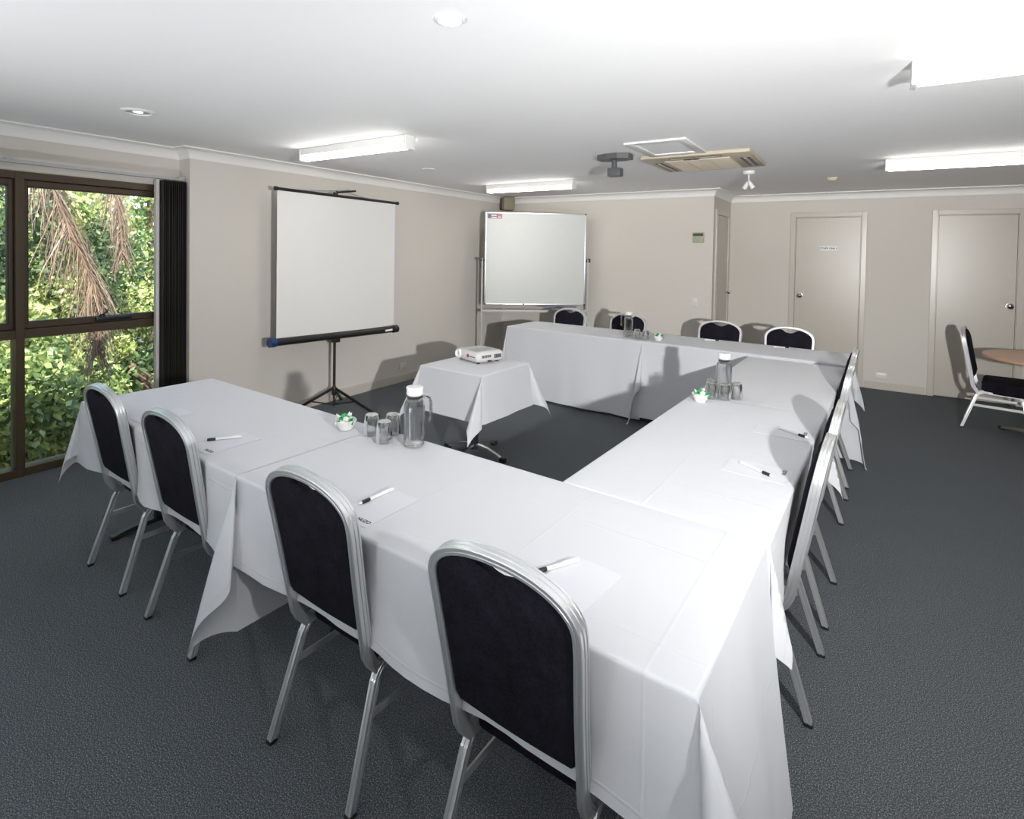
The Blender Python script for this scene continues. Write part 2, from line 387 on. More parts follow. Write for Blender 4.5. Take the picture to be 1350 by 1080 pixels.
# ------------------------------------------------------------------ banquet chair
def chair_proto():
    t = thing('banquet_chair', '', 'chair')
    wtab = [(.335,.1715),(.36,.172),(.40,.1735),(.46,.176),(.54,.179),(.62,.183),(.70,.188),(.76,.1925),(.81,.194)]
    def xof(z):
        if z >= .43: return .065-.18*(z-.43)
        q = (.43-z)/.09; return .065+.048*q*q*.9+.0162*q*.2
    def hw(z):
        for (a, wa), (b2, wb) in zip(wtab, wtab[1:]):
            if z <= b2: return wa+(wb-wa)*(z-a)/(b2-a)
        return wtab[-1][1]
    side = [(hw(z), z) for z in (.345,.37,.40,.43,.47,.52,.57,.62,.67,.72,.765,.80)]
    arch = []
    for k in range(1, 24):
        a = PI*k/24; e = 2/2.25
        cc, ss = math.cos(a), math.sin(a)
        arch.append((.194*math.copysign(abs(cc)**e, cc), .802+.105*abs(ss)**e))
    half = side + [p for p in arch if p[0] > -1e-9]
    outline = side + arch + [(-w_, z) for w_, z in side[::-1]]
    path = [(.147, .171, .350), (.128, .1712, .3455)] + [(xof(z), w_, z) for w_, z in outline] + [(.128, -.1712, .3455), (.147, -.171, .350)]
    prof = [(.0085,-.0165),(.0105,-.0145),(.0105,-.0062),(.0085,-.0045),(.0085,-.0030),(.0105,-.0012),(.0105,.0062),(.0085,.0080),(.0085,.0092),(.0105,.0108),(.0105,.0150),(.0085,.0170),
            (-.0085,.0170),(-.0105,.0150),(-.0105,-.0145),(-.0085,-.0165),(-.0020,-.0165),(-.0010,-.0148),(.0010,-.0148),(.0020,-.0165)]
    ups = []
    for p in path:
        z = p[2]; ups.append((1, 0, .18) if z > .43 else ((1, 0, .18+.9*min(1, (.43-z)/.08)) ))
    fm = MB().sweep(path, prof, ups); fm.build('back_frame', M['alu'], t, ang=28)
    # upholstered back with a hand-hold dip under the arch
    def pad_outline(inset):
        pts = []
        zb = .475
        sid = [(hw(z)-.0115-inset, z) for z in (.50,.56,.62,.68,.74,.785)]
        up = []
        for k in range(0, 33):
            a = PI*k/32; e = 2/2.25; cc, ss = math.cos(a), math.sin(a)
            y = (.1825-inset)*math.copysign(abs(cc)**e, cc); z = .802+(.0935-inset)*abs(ss)**e
            if abs(y) < .066: z -= .036*math.cos(y/.066*PI/2)**.8
            up.append((y, z))
        bot = [(hw(.48)-.0125-inset, .492+inset*.3), (hw(.48)-.022-inset, .478+inset)]
        pts = bot[::-1] + sid + up + [(-y, z) for y, z in sid[::-1]] + [(-y, z) for y, z in bot]
        nb = 8
        y0_, z0_ = pts[-1]
        pts += [(y0_+(pts[0][0]-y0_)*k/nb, .478+inset-.006*math.sin(PI*k/nb)) for k in range(1, nb)]
        return pts
    rings = [(.010,-.0115),(.002,-.0095),(0,-.003),(0,.010),(.003,.020),(.012,.028),(.03,.033),(.06,.036)]
    vs = []; n = len(pad_outline(0))
    for ins, d in rings:
        vs += [(xof(z)+d, y, z-.18*d*0) for y, z in pad_outline(ins)]
    fs = [tuple(range(n))]
    for r in range(len(rings)-1):
        for i in range(n):
            j = (i+1) % n; fs.append((r*n+j, r*n+i, (r+1)*n+i, (r+1)*n+j))
    fs.append(tuple(range((len(rings)-1)*n, len(rings)*n))[::-1])
    MB().add(vs, fs).build('back_pad', M['velvet'], t, ang=50)
    # seat cushion, rounded waterfall front
    pol = []
    for (y, x) in ((.175,.135),(.198,.30),(.203,.44)): pol.append((x, y))
    for k in range(1, 8):
        a = PI/2*k/8; pol.append((.44+.105*math.sin(a), .203*0+.103+.10*math.cos(a)))
    pol = [(.128,.150)] + pol + [(.545,.10)]
    pol = pol + [(x, -y) for x, y in pol[::-1]]
    cx = .33
    rings = [(.342,.955),(.346,.985),(.37,1.0),(.425,1.0),(.445,.985),(.455,.93),(.4585,.80),(.460,.4)]
    vs = []; n = len(pol)
    for z, k in rings: vs += [(cx+(x-cx)*k, y*k, z) for x, y in pol]
    fs = [tuple(range(n))]
    for r in range(len(rings)-1):
        for i in range(n):
            j = (i+1) % n; fs.append((r*n+j, r*n+i, (r+1)*n+i, (r+1)*n+j))
    fs.append(tuple(range((len(rings)-1)*n, len(rings)*n))[::-1])
    st = MB().add(vs, fs); st.build('seat', M['velvet'], t, ang=50)
    lp = [(-.0105,-.011),(-.002,-.011),(0,-.0085),(.002,-.011),(.0105,-.011),(.0115,-.009),(.0115,-.002),(.009,0),(.0115,.002),(.0115,.009),(.0105,.011),(.002,.011),(0,.0085),(-.002,.011),(-.0105,.011),(-.0115,.009),(-.0115,-.009)]
    def arc(c, r_, a0, a1, n_, y, y1=None):
        out = []
        for k in range(n_+1):
            a = math.radians(a0+(a1-a0)*k/n_); out.append((c[0]+r_*math.cos(a), y if y1 is None else y+(y1-y)*k/n_, c[1]+r_*math.sin(a)))
        return out
    for sgn in (1, -1):
        ry = .172*sgn; fy = .193*sgn
        rear = [(0, fy, .006)] + [(.098, (.175)*sgn, .312)] + arc((.148,.297), .050, 162, 92, 6, .174*sgn, ry)
        lg = MB().sweep(rear, lp, (0,1,0)).build('leg', M['alu'], t, ang=28)
        MB().box((-.013, fy-.013, 0), (.014, fy+.013, .012), .003).build('foot_cap', M['black'], lg)
        front = [(.455, fy, .006), (.418, .176*sgn, .300)] + arc((.372,.297), .046, 7, 88, 6, .175*sgn, ry)
        lg = MB().sweep(front, lp, (0,1,0)).build('leg', M['alu'], t, ang=28)
        MB().box((.442, fy-.013, 0), (.469, fy+.013, .012), .003).build('foot_cap', M['black'], lg)
        MB().sweep([(.146, ry, .3468), (.374, ry, .3428)], lp, (0,1,0)).build('seat_rail', M['alu'], t, ang=28)
        MB().bar((.072, .181*sgn, .224), (.428, .181*sgn, .224), .006, .022, (0,0,1)).build('stretcher', M['alu'], t)
    return t
CH0 = chair_proto(); used = [0]
def chair(u, v, face, label, group):
    p = W(u, v)
    if not used[0]:
        used[0] = 1; CH0.location = p; CH0.rotation_euler = (0, 0, face-TR); CH0['label'] = label; CH0['group'] = group; return CH0
    return dup(CH0, p, face-TR, label, group)
gf, gr, gb = 'banquet chairs along the front table run', 'banquet chairs along the right table run', 'banquet chairs behind the far table run'
chair(.456, -.055, PI/2, 'navy velvet banquet chair at the window end of the front tables', gf)
chair(1.100, -.052, PI/2, 'navy velvet banquet chair just left of the front cloth join', gf)
chair(2.048, -.067, PI/2, 'navy velvet banquet chair just right of the front cloth join', gf)
chair(2.745, -.070, PI/2, 'large navy velvet banquet chair nearest the camera at front table corner', gf)
chair(3.232, 1.210, PI, 'edge-on silver framed banquet chair nearest on the right table run', gr)
chair(3.228, 1.785, PI, 'edge-on banquet chair second from the near corner of right tables', gr)
chair(3.212, 2.857, PI, 'edge-on banquet chair third from the near corner of right tables', gr)
chair(3.202, 3.450, PI, 'edge-on banquet chair farthest along the right table run', gr)
chair(.410, 4.425, -PI/2, 'arched navy chair back in front of the whiteboard', gb)
chair(1.122, 4.415, -PI/2, 'arched navy chair back directly behind the far water jug', gb)
chair(2.054, 4.455, -PI/2, 'arched navy chair back below the narrow side door', gb)
chair(2.666, 4.420, -PI/2, 'arched navy chair back in front of the door with a notice', gb)
sc_ = dup(CH0, (.835, 6.660, 0), -.18, 'navy banquet chair seen side-on at the round wooden table'); del sc_['group']

# ------------------------------------------------------------------ trestle tables and their cloths
def trestle(u0, u1, v0, v1, label, along='u', back=(0, 0)):
    L, Wd = (u1-u0, v1-v0) if along == 'u' else (v1-v0, u1-u0)
    t = thing('trestle_table', label, 'table', W((u0+u1)/2, (v0+v1)/2), -TR if along == 'u' else PI/2-TR, 'trestle tables under the white cloths')
    MB().box((-L/2, -Wd/2, .716), (L/2, Wd/2, .7425), .004).build('table_top', M['laminate'], t)
    for sx in (-1, 1):
        x = sx*(L/2-.075); yo = back[0 if sx < 0 else 1]; hf = .215 if not yo else .12
        MB().bar((x, yo, .03), (x, yo, .716), .035, .05, (0,1,0)).build('leg', M['blacksteel'], t)
        f = MB().sweep([(x,yo-hf,.012),(x,yo-hf*.65,.026),(x,yo,.034),(x,yo+hf*.65,.026),(x,yo+hf,.012)], [(-.018,-.011),(.018,-.011),(.014,.011),(-.014,.011)], (0,0,1))
        f.box((x-.02, yo-hf-.02, 0), (x+.02, yo-hf+.02, .022), .004); f.box((x-.02, yo+hf-.02, 0), (x+.02, yo+hf+.02, .022), .004)
        f.build('foot', M['blacksteel'], t)
    MB().bar((-L/2+.08, back[0], .66), (L/2-.08, back[1], .66), .025, .04).build('brace', M['blacksteel'], t)
    return t
G = .012
trestle(.01, 1.515, .012, .635, 'folding trestle table under the front cloth by the window', 'u', (0, .16))
trestle(1.535, 3.125, .012, .635, 'folding trestle table under the front cloth at the near corner', 'u', (.16, 0))
trestle(2.505, 3.135, .672, 2.13, 'folding trestle table under the near cloth of right run', 'v')
trestle(2.505, 3.135, 2.15, 3.60, 'folding trestle table under the far cloth of right run', 'v')
trestle(.025, 1.535, 3.782, 4.315, 'folding trestle table under the far cloth near the whiteboard')
trestle(1.555, 3.125, 3.782, 4.315, 'folding trestle table under the far cloth near the doors')

def cloth(name, label, u0, u1, v0, v1, ov, z=.7475, corners=None, flare=(.03,.03,.03,.03), wr=(.006,.006,.006,.006), push=None, seed=0, step=.026, loc=None, group='white tablecloths'):
    """flat cloth draped over a rectangle. ov = overhang (left -u, right +u, front -v, back +v).
    corners: {'lf':(dir_a, dir_b, A)} overrides which way and how far a corner fold stands out."""
    rs = random.Random(seed); ol, orr, of, ob = ov
    L, Wd = u1-u0, v1-v0; R = .010
    def lines(lo, hi, edge0, edge1):
        s = {round(lo, 4), round(hi, 4)}
        n = max(2, int((edge1-edge0)/.06)); s |= {round(edge0+(edge1-edge0)*k/n, 4) for k in range(n+1)}
        for e, sg, o in ((edge0, -1, edge0-lo), (edge1, 1, hi-edge1)):
            if o > .002:
                n = max(2, int(o/step)); s |= {round(e+sg*o*k/n, 4) for k in range(n+1)}
                s |= {round(e+sg*q, 4) for q in (.004, .008, .013, .018) if q < o}
        return sorted(s)
    A = lines(-ol, L+orr, 0, L); B = lines(-of, Wd+ob, 0, Wd)
    ph = [[rs.uniform(0, 6.28) for _ in range(4)] for _ in range(4)]
    ks = [[rs.uniform(7, 10), rs.uniform(15, 21), rs.uniform(26, 33)] for _ in range(4)]
    corners = corners or {}
    def out_drop(d, i, s, smax):
        """horizontal offset and drop for hanging length d on side i at edge position s"""
        q = R*PI/2
        if d < q: return R*math.sin(d/R)-R*0, R*(1-math.cos(d/R))
        e = d-q; o = ov[i]; t = min(1, e/max(o, .05))
        win = min(1, max(0, min(s, smax-s))/.14); win = win*win*(3-2*win)
        w_ = wr[i]*t*(math.sin(ks[i][0]*s+ph[i][0])+.6*math.sin(ks[i][1]*s+ph[i][1])+.35*math.sin(ks[i][2]*s+ph[i][2]))*win
        fl = flare[i]*t**1.2
        pu = 0
        if push and i in push:
            for c_, amt, wd in push[i]: pu += amt*math.exp(-((s-c_)/wd)**4)*min(1, e/.22)
        return R+w_+fl-pu, R+e
    vs = []; uv = []
    for a in A:
        for b in B:
            da = -a if a < 0 else (a-L if a > L else 0); db = -b if b < 0 else (b-Wd if b > Wd else 0)
            ia = 0 if a < 0 else 1; ib = 2 if b < 0 else 3
            sa = -1 if a < 0 else 1; sb = -1 if b < 0 else 1
            ca = min(max(a, 0), L); cb = min(max(b, 0), Wd)
            if da <= 0 and db <= 0: x, y, zz = a, b, z
            elif db <= 0:
                o, dr = out_drop(da, ia, cb, Wd); x, y, zz = ca+sa*o, cb, z-dr
            elif da <= 0:
                o, dr = out_drop(db, ib, ca, L); x, y, zz = ca, cb+sb*o, z-dr
            else:
                r = math.hypot(da, db); phi = math.atan2(db, da); tt = phi/(PI/2)
                key = ('l' if a < 0 else 'r')+('f' if b < 0 else 'b')
                o1, d1 = out_drop(r, ia, 0, 1); o2, d2 = out_drop(r, ib, 0, 1)
                hx, hy = sa*o1*math.cos(phi), sb*o2*math.sin(phi)
                q_ = corners.get(key, (sa*.707, sb*.707, .34)); dx, dy, Aa = q_[:3]; Bb = q_[3] if len(q_) > 3 else Aa*.5
                n_ = math.hypot(dx, dy); dx /= n_; dy /= n_
                tx, ty = -sa*.707, sb*.707
                if len(q_) > 3:
                    sg_ = 1 if (-dy*tx+dx*ty) >= 0 else -1; tx, ty = -dy*sg_, dx*sg_
                k1 = Aa*math.sin(PI*tt)**1.0; k2 = Bb*math.sin(2*PI*tt)
                k3 = .05*math.sin(4*PI*tt)*math.sin(PI*tt)
                ex, ey = (k1*dx+(k2+k3)*tx)*r, (k1*dy+(k2+k3)*ty)*r
                hl = math.hypot(k1*dx+k2*tx, k1*dy+k2*ty)
                x, y = ca+hx+ex, cb+hy+ey; zz = z-(d1*(1-tt)+d2*tt)*math.sqrt(max(.05, 1-hl*hl))
            if zz < .004:
                ex = .004-zz; zz = .004+.004*abs(math.sin(a*31+b*17))
                if da > 0: x += sa*ex*.35*(da/(da+db))
                if db > 0: y += sb*ex*.35*(db/(da+db))
            vs.append((x-L/2, y-Wd/2, zz)); uv.append((a+seed*.37, b+seed*.23))
    nb = len(B); fs = [(i*nb+j, (i+1)*nb+j, (i+1)*nb+j+1, i*nb+j+1) for i in range(len(A)-1) for j in range(nb-1)]
    mb = MB().add(vs, fs); mb.uv = uv
    c = W((u0+u1)/2, (v0+v1)/2) if loc is None else loc
    o = mb.build(name, M['cloth'], None, True, (c[0], c[1], 0), -TR, 180)
    return tag(o, label, 'tablecloth', group)
P1 = [(.456, .036, .26), (1.10, .036, .26)]
cloth('tablecloth', 'white cloth over the window end of the front table run', -.004, 1.520, 0, .647, (.29, .0, .325, .30), .7465,
      {'lf': (-.55, -.8, .20), 'lb': (-.7, .7, .3)}, (.02, .02, .012, .03), (.008, .004, .004, .006), {2: P1}, 1)
cloth('tablecloth', 'white cloth over the near corner of front run, falling to the carpet', 1.530, 3.140, 0, .650, (.58, .735, .325, .04), .7490,
      {'lf': (.10, -1, .17, -.17), 'rf': (.9, -.45, .38), 'rb': (1, .3, .1)}, (.0, .085, .014, .0), (.0, .034, .005, .0), {2: [(.518, .032, .26), (1.235, .032, .26)]}, 2)
cloth('tablecloth', 'white cloth over the near half of the right table run', 2.490, 3.148, .660, 2.140, (.30, .305, .20, .03), .7515,
      {'rf': (1, .55, .20), 'lf': (-.7, .2, .12)}, (.02, .012, .0, .0), (.006, .004, .0, .0), {1: [(.55, .04, .26), (1.125, .04, .26)]}, 3)
cloth('tablecloth', 'white cloth over the far half of the right table run', 2.490, 3.150, 2.143, 3.615, (.30, .305, .30, .08), .7490,
      {'rf': (1, -.15, .20), 'rb': (.9, .3, .18), 'lf': (-.7, -.2, .12)}, (.02, .012, .0, .02), (.006, .004, .0, .003), {1: [(.714, .04, .26), (1.307, .04, .26)]}, 4)
cloth('tablecloth', 'white cloth over the far run beside the whiteboard, hem near carpet', .012, 1.548, 3.770, 4.325, (.62, .0, .725, .30), .7465,
      {'lf': (-.6, -.4, .10), 'lb': (-.8, .5, .2)}, (.06, .0, .035, .02), (.010, .0, .012, .004), {3: [(.40, .05, .26), (1.11, .05, .26)]}, 5)
cloth('tablecloth', 'white cloth over the far run nearest the doors', 1.552, 3.140, 3.766, 4.328, (.42, .40, .70, .30), .7490,
      {'lf': (-.35, -1, .20), 'rf': (1, -.2, .17), 'rb': (.9, .5, .2)}, (.0, .03, .045, .02), (.0, .006, .014, .004), {3: [(.50, .05, .26), (1.114, .05, .26)]}, 6)

# small projector table in the middle of the U
PT = W(.838, 2.195)
pt = thing('side_table', 'small square pedestal table under the white cloth carrying the projector', 'table', (PT[0], PT[1], 0), -TR)
MB().box((-.277, -.277, .675), (.277, .277, .6975), .004).build('table_top', M['laminate'], pt)
MB().lathe([(.03,.05),(.03,.62),(.10,.66),(.10,.675)], 20).build('pedestal', M['blacksteel'], pt)
for k in range(4):
    a = PI/2*k+math.radians(2)
    c_, s_ = math.cos(a), math.sin(a)
    ft = MB().sweep([(.02*c_,.02*s_,.085),(.12*c_,.12*s_,.070),(.20*c_,.20*s_,.045),(.255*c_,.255*s_,.022)], [(-.016,-.008),(.016,-.008),(.013,.008),(-.013,.008)], (0,0,1)).build('leg', M['chrome'], pt)
    e = MB().box((-.024, -.02, 0), (.024, .02, .036), .006); e.xf(Matrix.Translation((.262*c_, .262*s_, 0)) @ Matrix.Rotation(a, 4, 'Z')); e.build('foot_cap', M['black'], ft)
cloth('tablecloth', 'small white cloth with pointed corners over the projector table', .553, 1.123, 1.910, 2.480, (.335,.335,.325,.335), .7005,
      {'lf': (-.5, -.7, .28), 'rf': (.15, -1, .36), 'rb': (.55, .8, .34), 'lb': (-.6, .6, .3)}, (.05,.03,.045,.04), (.005,.004,.005,.004), None, 9, .02)

# ------------------------------------------------------------------ projector on the little table
pp = W(.775, 2.315); ang = math.radians(-14)-TR
pj = thing('projector', 'white data projector with red badge on the small clothed table', 'projector', (pp[0], pp[1], .7015), ang)
def rr(w_, d_, b_, bulge=0):
    out = []
    for (cx, cy, a0) in ((w_/2-b_, d_/2-b_, 0), (-w_/2+b_, d_/2-b_, 90), (-w_/2+b_, -d_/2+b_, 180), (w_/2-b_, -d_/2+b_, 270)):
        for k in range(5):
            a = math.radians(a0+22.5*k); out.append((cx+b_*math.cos(a), cy+b_*math.sin(a)))
    return out
rg = [(.012,.27,.235),(.022,.292,.258),(.045,.304,.270),(.070,.302,.268),(.083,.288,.252),(.088,.262,.228)]
vs = []; n = 20
for z_, w_, d_ in rg: vs += [(x, y, z_) for x, y in rr(w_, d_, .035)]
fs = [tuple(range(n))[::-1]] + [(r*n+i, r*n+(i+1) % n, (r+1)*n+(i+1) % n, (r+1)*n+i) for r in range(len(rg)-1) for i in range(n)] + [tuple(range((len(rg)-1)*n, len(rg)*n))]
MB().add(vs, fs).build('body', M['projw'], pj, ang=40)
MB().box((-.02, -.10, .0865), (.11, .09, .0905), .002).build('top_panel', M['grey'], pj)
MB().lathe([(.034,0),(.034,.02),(.026,.022),(.024,.008),(0,.004)], 20).xf(Matrix.Translation((-.085, -.128, .056)) @ Matrix.Rotation(PI/2, 4, 'X')).build('lens', M['white'], pj)
MB().lathe([(.014,0),(.014,.003),(0,.003)], 18).xf(Matrix.Translation((.035, -.134, .055)) @ Matrix.Rotation(PI/2, 4, 'X')).build('badge', M['red'], pj)
pm = MB()
for k in range(4): pm.box((.062+.016*k, -.1375, .050), (.073+.016*k, -.1335, .056))
pm.build('lettering', M['ink'], pj, smooth=False)
vt = MB()
for k in range(7): vt.box((.1512, -.09+.013*k, .046), (.1535, -.082+.013*k, .066))
for k in range(5): vt.box((.1512, .03+.014*k, .036), (.1535, .040+.014*k, .066))
vt.box((.146, -.03, .012), (.1525, .005, .024))
vt.build('vent', M['ink'], pj, smooth=False)
for sx, sy in ((.11,-.09),(-.11,-.09),(.11,.09),(-.11,.09)): MB().lathe([(.012,0),(.012,.014)], 12, (sx, sy, 0)).build('foot', M['black'], pj)

# ------------------------------------------------------------------ stationery
def text_mesh(body, size, mat, parent, loc, rot, name='lettering', extr=.0002, bold=0):
    cu = bpy.data.curves.new(name, 'FONT'); cu.body = body; cu.size = size; cu.align_x = 'CENTER'; cu.align_y = 'CENTER'; cu.extrude = extr; cu.offset = bold
    tmp = bpy.data.objects.new('tmp', cu); COL.objects.link(tmp)
    dg = bpy.context.evaluated_depsgraph_get(); dg.update(); me = bpy.data.meshes.new_from_object(tmp.evaluated_get(dg)); bpy.data.objects.remove(tmp)
    me.name = name; o = bpy.data.objects.new(name, me); COL.objects.link(o); me.materials.clear(); me.materials.append(mat)
    o.parent = parent; o.location = loc; o.rotation_euler = rot; return o
def notepad(u, v, face, label, z=.7496):
    t = thing('note_pad', label, 'note pad', W(u, v, z), face-TR, 'white note pads on the tables')
    MB().box((-.0745, -.112, 0), (.0745, .112, .0012)).build('sheets', M['paper'], t, smooth=False)
    text_mesh('NUZO', .019, M['ink'], t, (.040, -.088, .0014), (0,0,0), bold=.0006)
    MB().box((-.070, -.1035, .0011), (.070, -.1027, .0014)).build('footer_line', M['grey'], t, smooth=False)
    return t
def pen(u, v, ang_, label, z=.7545):
    t = thing('pen', label, 'pen', W(u, v, z+.005), ang_-TR, 'black gripped white pens')
    X = lambda mb: mb.xf(Matrix.Rotation(PI/2, 4, 'Y'))
    X(MB().lathe([(.0028,-.0715),(.0048,-.070),(.0052,-.02),(.0052,.028)], 12)).build('barrel', M['white'], t)
    X(MB().lathe([(.0056,.028),(.0062,.034),(.0060,.056),(.0048,.060)], 12)).build('grip', M['black'], t)
    X(MB().lathe([(.0046,.060),(.0014,.073),(0,.0735)], 12)).build('tip', M['white'], t)
    MB().box((-.062, -.0018, .0050), (-.022, .0018, .0068)).build('clip', M['white'], t, smooth=False)
    return t
notepad(.585, .135, 0, 'white note pad beside the window-end chair', .7471)
notepad(1.172, .135, 0, 'white note pad in front of the chair left of the cloth join', .7471)
notepad(2.108, .135, 0, 'white note pad with footer print behind the chair right of the cloth join')
notepad(2.800, .150, math.radians(-4), 'white note pad at the near table corner chair')
notepad(3.022, 1.180, PI/2, 'white note pad nearest on the right table run', .7521)
notepad(3.026, 1.725, PI/2, 'white note pad second along the right table run, in chair shadow', .7521)
def seg_pen(a, b, label, z):
    # grip end a, barrel end b
    c = ((a[0]+b[0])/2, (a[1]+b[1])/2); pen(c[0], c[1], math.atan2(a[1]-b[1], a[0]-b[0]), label, z)
seg_pen((1.092,.092), (1.165,.200), 'pen on the pad left of the front cloth join', .7488)
seg_pen((2.058,.098), (2.063,.245), 'pen on the pad right of the front cloth join', .7513)
seg_pen((2.700,.120), (2.765,.245), 'large looking pen beside the nearest chair back', .7513)
seg_pen((3.085,1.140), (2.955,1.210), 'pen on the nearest pad of the right table run', .7538)
seg_pen((3.130,1.700), (3.005,1.765), 'pen on the shadowed second pad of right run', .7538)
seg_pen((2.100,4.262), (1.985,4.205), 'pen on the far table before the chair by the side door', .7496)
seg_pen((2.690,4.272), (2.575,4.215), 'pen on the far table before the chair by the notice door', .7496)

# ------------------------------------------------------------------ jugs, tumblers, bowls of mints
def jug(u, v, ang_, label, z):
    t = thing('water_jug', label, 'jug', W(u, v, z), ang_, 'lidded glass water jugs')
    fl = lambda a, zz: 1+.035*math.cos(12*a)*(1 if .012 < zz < .175 else 0)
    outer = [(.030,0),(.039,.002),(.0425,.008),(.0425,.03),(.0425,.165),(.041,.178),(.034,.192),(.0315,.200),(.0315,.212)]
    inner = [(.029,.212),(.029,.200),(.0315,.190),(.038,.176),(.0395,.164),(.0395,.03),(.0385,.012),(.030,.009),(0.0,.009)]
    MB().lathe([(0,0)]+outer+inner, 48, rfun=fl).build('glass_body', M['glass'], t, ang=60)
    MB().lathe([(0,.0095),(.030,.0095),(.0383,.0125),(.0393,.03),(.0393,.163),(.0378,.175),(.033,.186),(0,.186)], 48, rfun=lambda a, zz: .99*fl(a, zz)).build('water', M['water'], t, ang=60)
    MB().lathe([(0,.196),(.027,.196),(.0285,.204),(.0325,.2125),(.0345,.216),(.0345,.222),(.033,.226),(.0355,.240),(.0345,.244),(.020,.2455),(0,.2455)], 32).build('lid', M['white'], t)
    MB().sweep([(.031,0,.205),(.050,0,.212),(.066,0,.205),(.072,0,.185),(.072,0,.150),(.071,0,.120),(.068,0,.105)], [(-.0045,-.006),(.0045,-.006),(.006,0),(.0045,.006),(-.0045,.006),(-.006,0)], (0,1,0)).build('handle', M['glass'], t)
    return t
jug(1.808, .590, math.radians(20), 'lidded glass water jug on the front tables by the tumblers', .7500)
jug(2.636, 2.245, math.radians(120), 'lidded glass water jug on the right table run', .7500)
jug(1.330, 3.935, math.radians(185), 'lidded glass water jug on the far table run', .7475)
def tumbler0():
    t = thing('tumbler', '', 'glass')
    fac = lambda a, zz: 1+.05*abs(math.sin(5*a+zz*60))*(1 if .015 < zz < .085 else 0)
    prof = [(0,.084),(.018,.084),(.0255,.0885),(.0275,.086),(.0295,.070),(.0315,.048),(.034,.022),(.0355,.0),(.0335,.0),(.0315,.022),(.0288,.048),(.0265,.066),(.022,.0715),(0,.0715)]
    prof = [(0,.0885),(.024,.0885)] + prof[3:]
    MB().lathe(prof, 40, rfun=fac).build('glass_body', M['tumbler'], t, ang=30)
    return t
TB = tumbler0(); tb_used = [0]
def tumbler(u, v, z, label, group):
    if not tb_used[0]:
        tb_used[0] = 1; TB.location = W(u, v, z); TB['label'] = label; TB['group'] = group; return TB
    return dup(TB, W(u, v, z), random.uniform(0, 6), label, group)
g1_, g2_, g3_ = 'upturned tumblers on the front tables', 'upturned tumblers on the right tables', 'upturned tumblers on the far tables'
tumbler(1.565, .570, .7500, 'upturned tumbler nearest the mint bowl on the front tables', g1_)
tumbler(1.680, .540, .7500, 'upturned tumbler in front of its two companions, front tables', g1_)
tumbler(1.632, .632, .7500, 'upturned tumbler closest to the inner edge, front tables', g1_)
tumbler(2.600, 2.135, .7525, 'upturned tumbler beside the mint bowl on the right tables', g2_)
tumbler(2.575, 2.230, .7500, 'upturned tumbler at the inner edge of the right tables, left of jug', g2_)
tumbler(2.665, 2.155, .7500, 'upturned tumbler in front of the jug on the right tables', g2_)
tumbler(2.712, 2.225, .7500, 'upturned tumbler right of the jug on the right tables', g2_)
tumbler(1.440, 3.885, .7475, 'upturned tumbler next to the jug on the far tables', g3_)
tumbler(1.520, 3.895, .7475, 'upturned tumbler next to the mint bowl on the far tables', g3_)
def bowl(u, v, z, label, where):
    t = tag(MB().lathe([(0,.003),(.022,.003),(.024,0),(.028,0),(.029,.004),(.036,.014),(.043,.030),(.0465,.042),(.0455,.0435),(.041,.031),(.034,.016),(.024,.008),(0,.007)], 36).build('mint_bowl', M['ceramic'], None, True, W(u, v, z)), label, 'bowl', 'white mint bowls')
    for k, (dx, dy, dz, a) in enumerate(((0,.018,.030,.4),(-.020,.004,.030,1.9),(.019,.002,.031,2.7),(.002,-.020,.030,.9),(-.010,.010,.046,2.2),(.012,-.008,.047,.1),(-.004,-.006,.058,1.2))):
        p = W(u, v, z)
        c = thing('wrapped_mint', 'green and white wrapped mint in the bowl on the %s' % where, 'sweet', (p[0]+dx, p[1]+dy, z+dz), a, 'mints in the bowl on the %s' % where)
        MB().lathe([(0,-.016),(.008,-.013),(.0125,-.006),(.0125,.006),(.008,.013),(0,.016)], 10).xf(Matrix.Rotation(PI/2, 4, 'Y')).build('sweet', M['mintw'] if k % 2 else M['mint'], c)
        tw = MB()
        for s in (1, -1):
            pts = [(s*.012,0,0)]
            for j in range(5): pts.append((s*(.030+.004*(j % 2)), -.014+.007*j, .010*math.sin(j*2.1+k)+.004))
            tw.add(pts, [(0, j, j+1) for j in range(1, 5)])
        tw.build('wrapper_twist', M['mint'] if k % 3 else M['mintw'], c, smooth=False)
    return t
bowl(1.420, .545, .7500, 'white bowl of green mints on the front tables', 'front tables')
bowl(2.570, 2.020, .7525, 'white bowl of green mints on the right tables', 'right tables')
bowl(1.645, 3.895, .7500, 'white bowl of green mints on the far tables', 'far tables')

# ------------------------------------------------------------------ tripod projection screen
SX, SY = -4.228, 3.452
ps = thing('projection_screen', 'white tripod projection screen pulled up by the left wall', 'projection screen', (SX, SY, 0))
MB().box((-.001, -.640, .745), (.001, .752, 2.055)).build('screen_fabric', M['screen'], ps, smooth=False)
hs = MB().tube([(0,-.652,.742),(0,.745,.700)], .034, 20)
hs.build('case', M['black'], ps)
MB().tube([(0,-.706,.7436),(0,-.650,.742)], .040, 20).build('end_cap', M['blue'], ps)['label'] = 'blue end cap'
MB().tube([(0,.743,.700),(0,.799,.6984)], .040, 20).build('end_cap', M['black'], ps)
lb = MB().box((.0325, .60, .692), (.0355, .70, .712)); lb.build('maker_label', M['white'], ps, smooth=False)
MB().tube([(0,-.650,2.064),(0,.785,2.053)], .014, 12).tube([(0,-.665,2.064),(0,-.640,2.064)], .019, 12).tube([(0,.775,2.053),(0,.797,2.053)], .018, 12).build('top_bar', M['black'], ps)
MB().tube([(-.03,0,.16),(-.03,0,1.30)], .013, 12).tube([(-.03,0,1.28),(-.03,0,2.085)], .010, 12).build('pole', M['black'], ps)
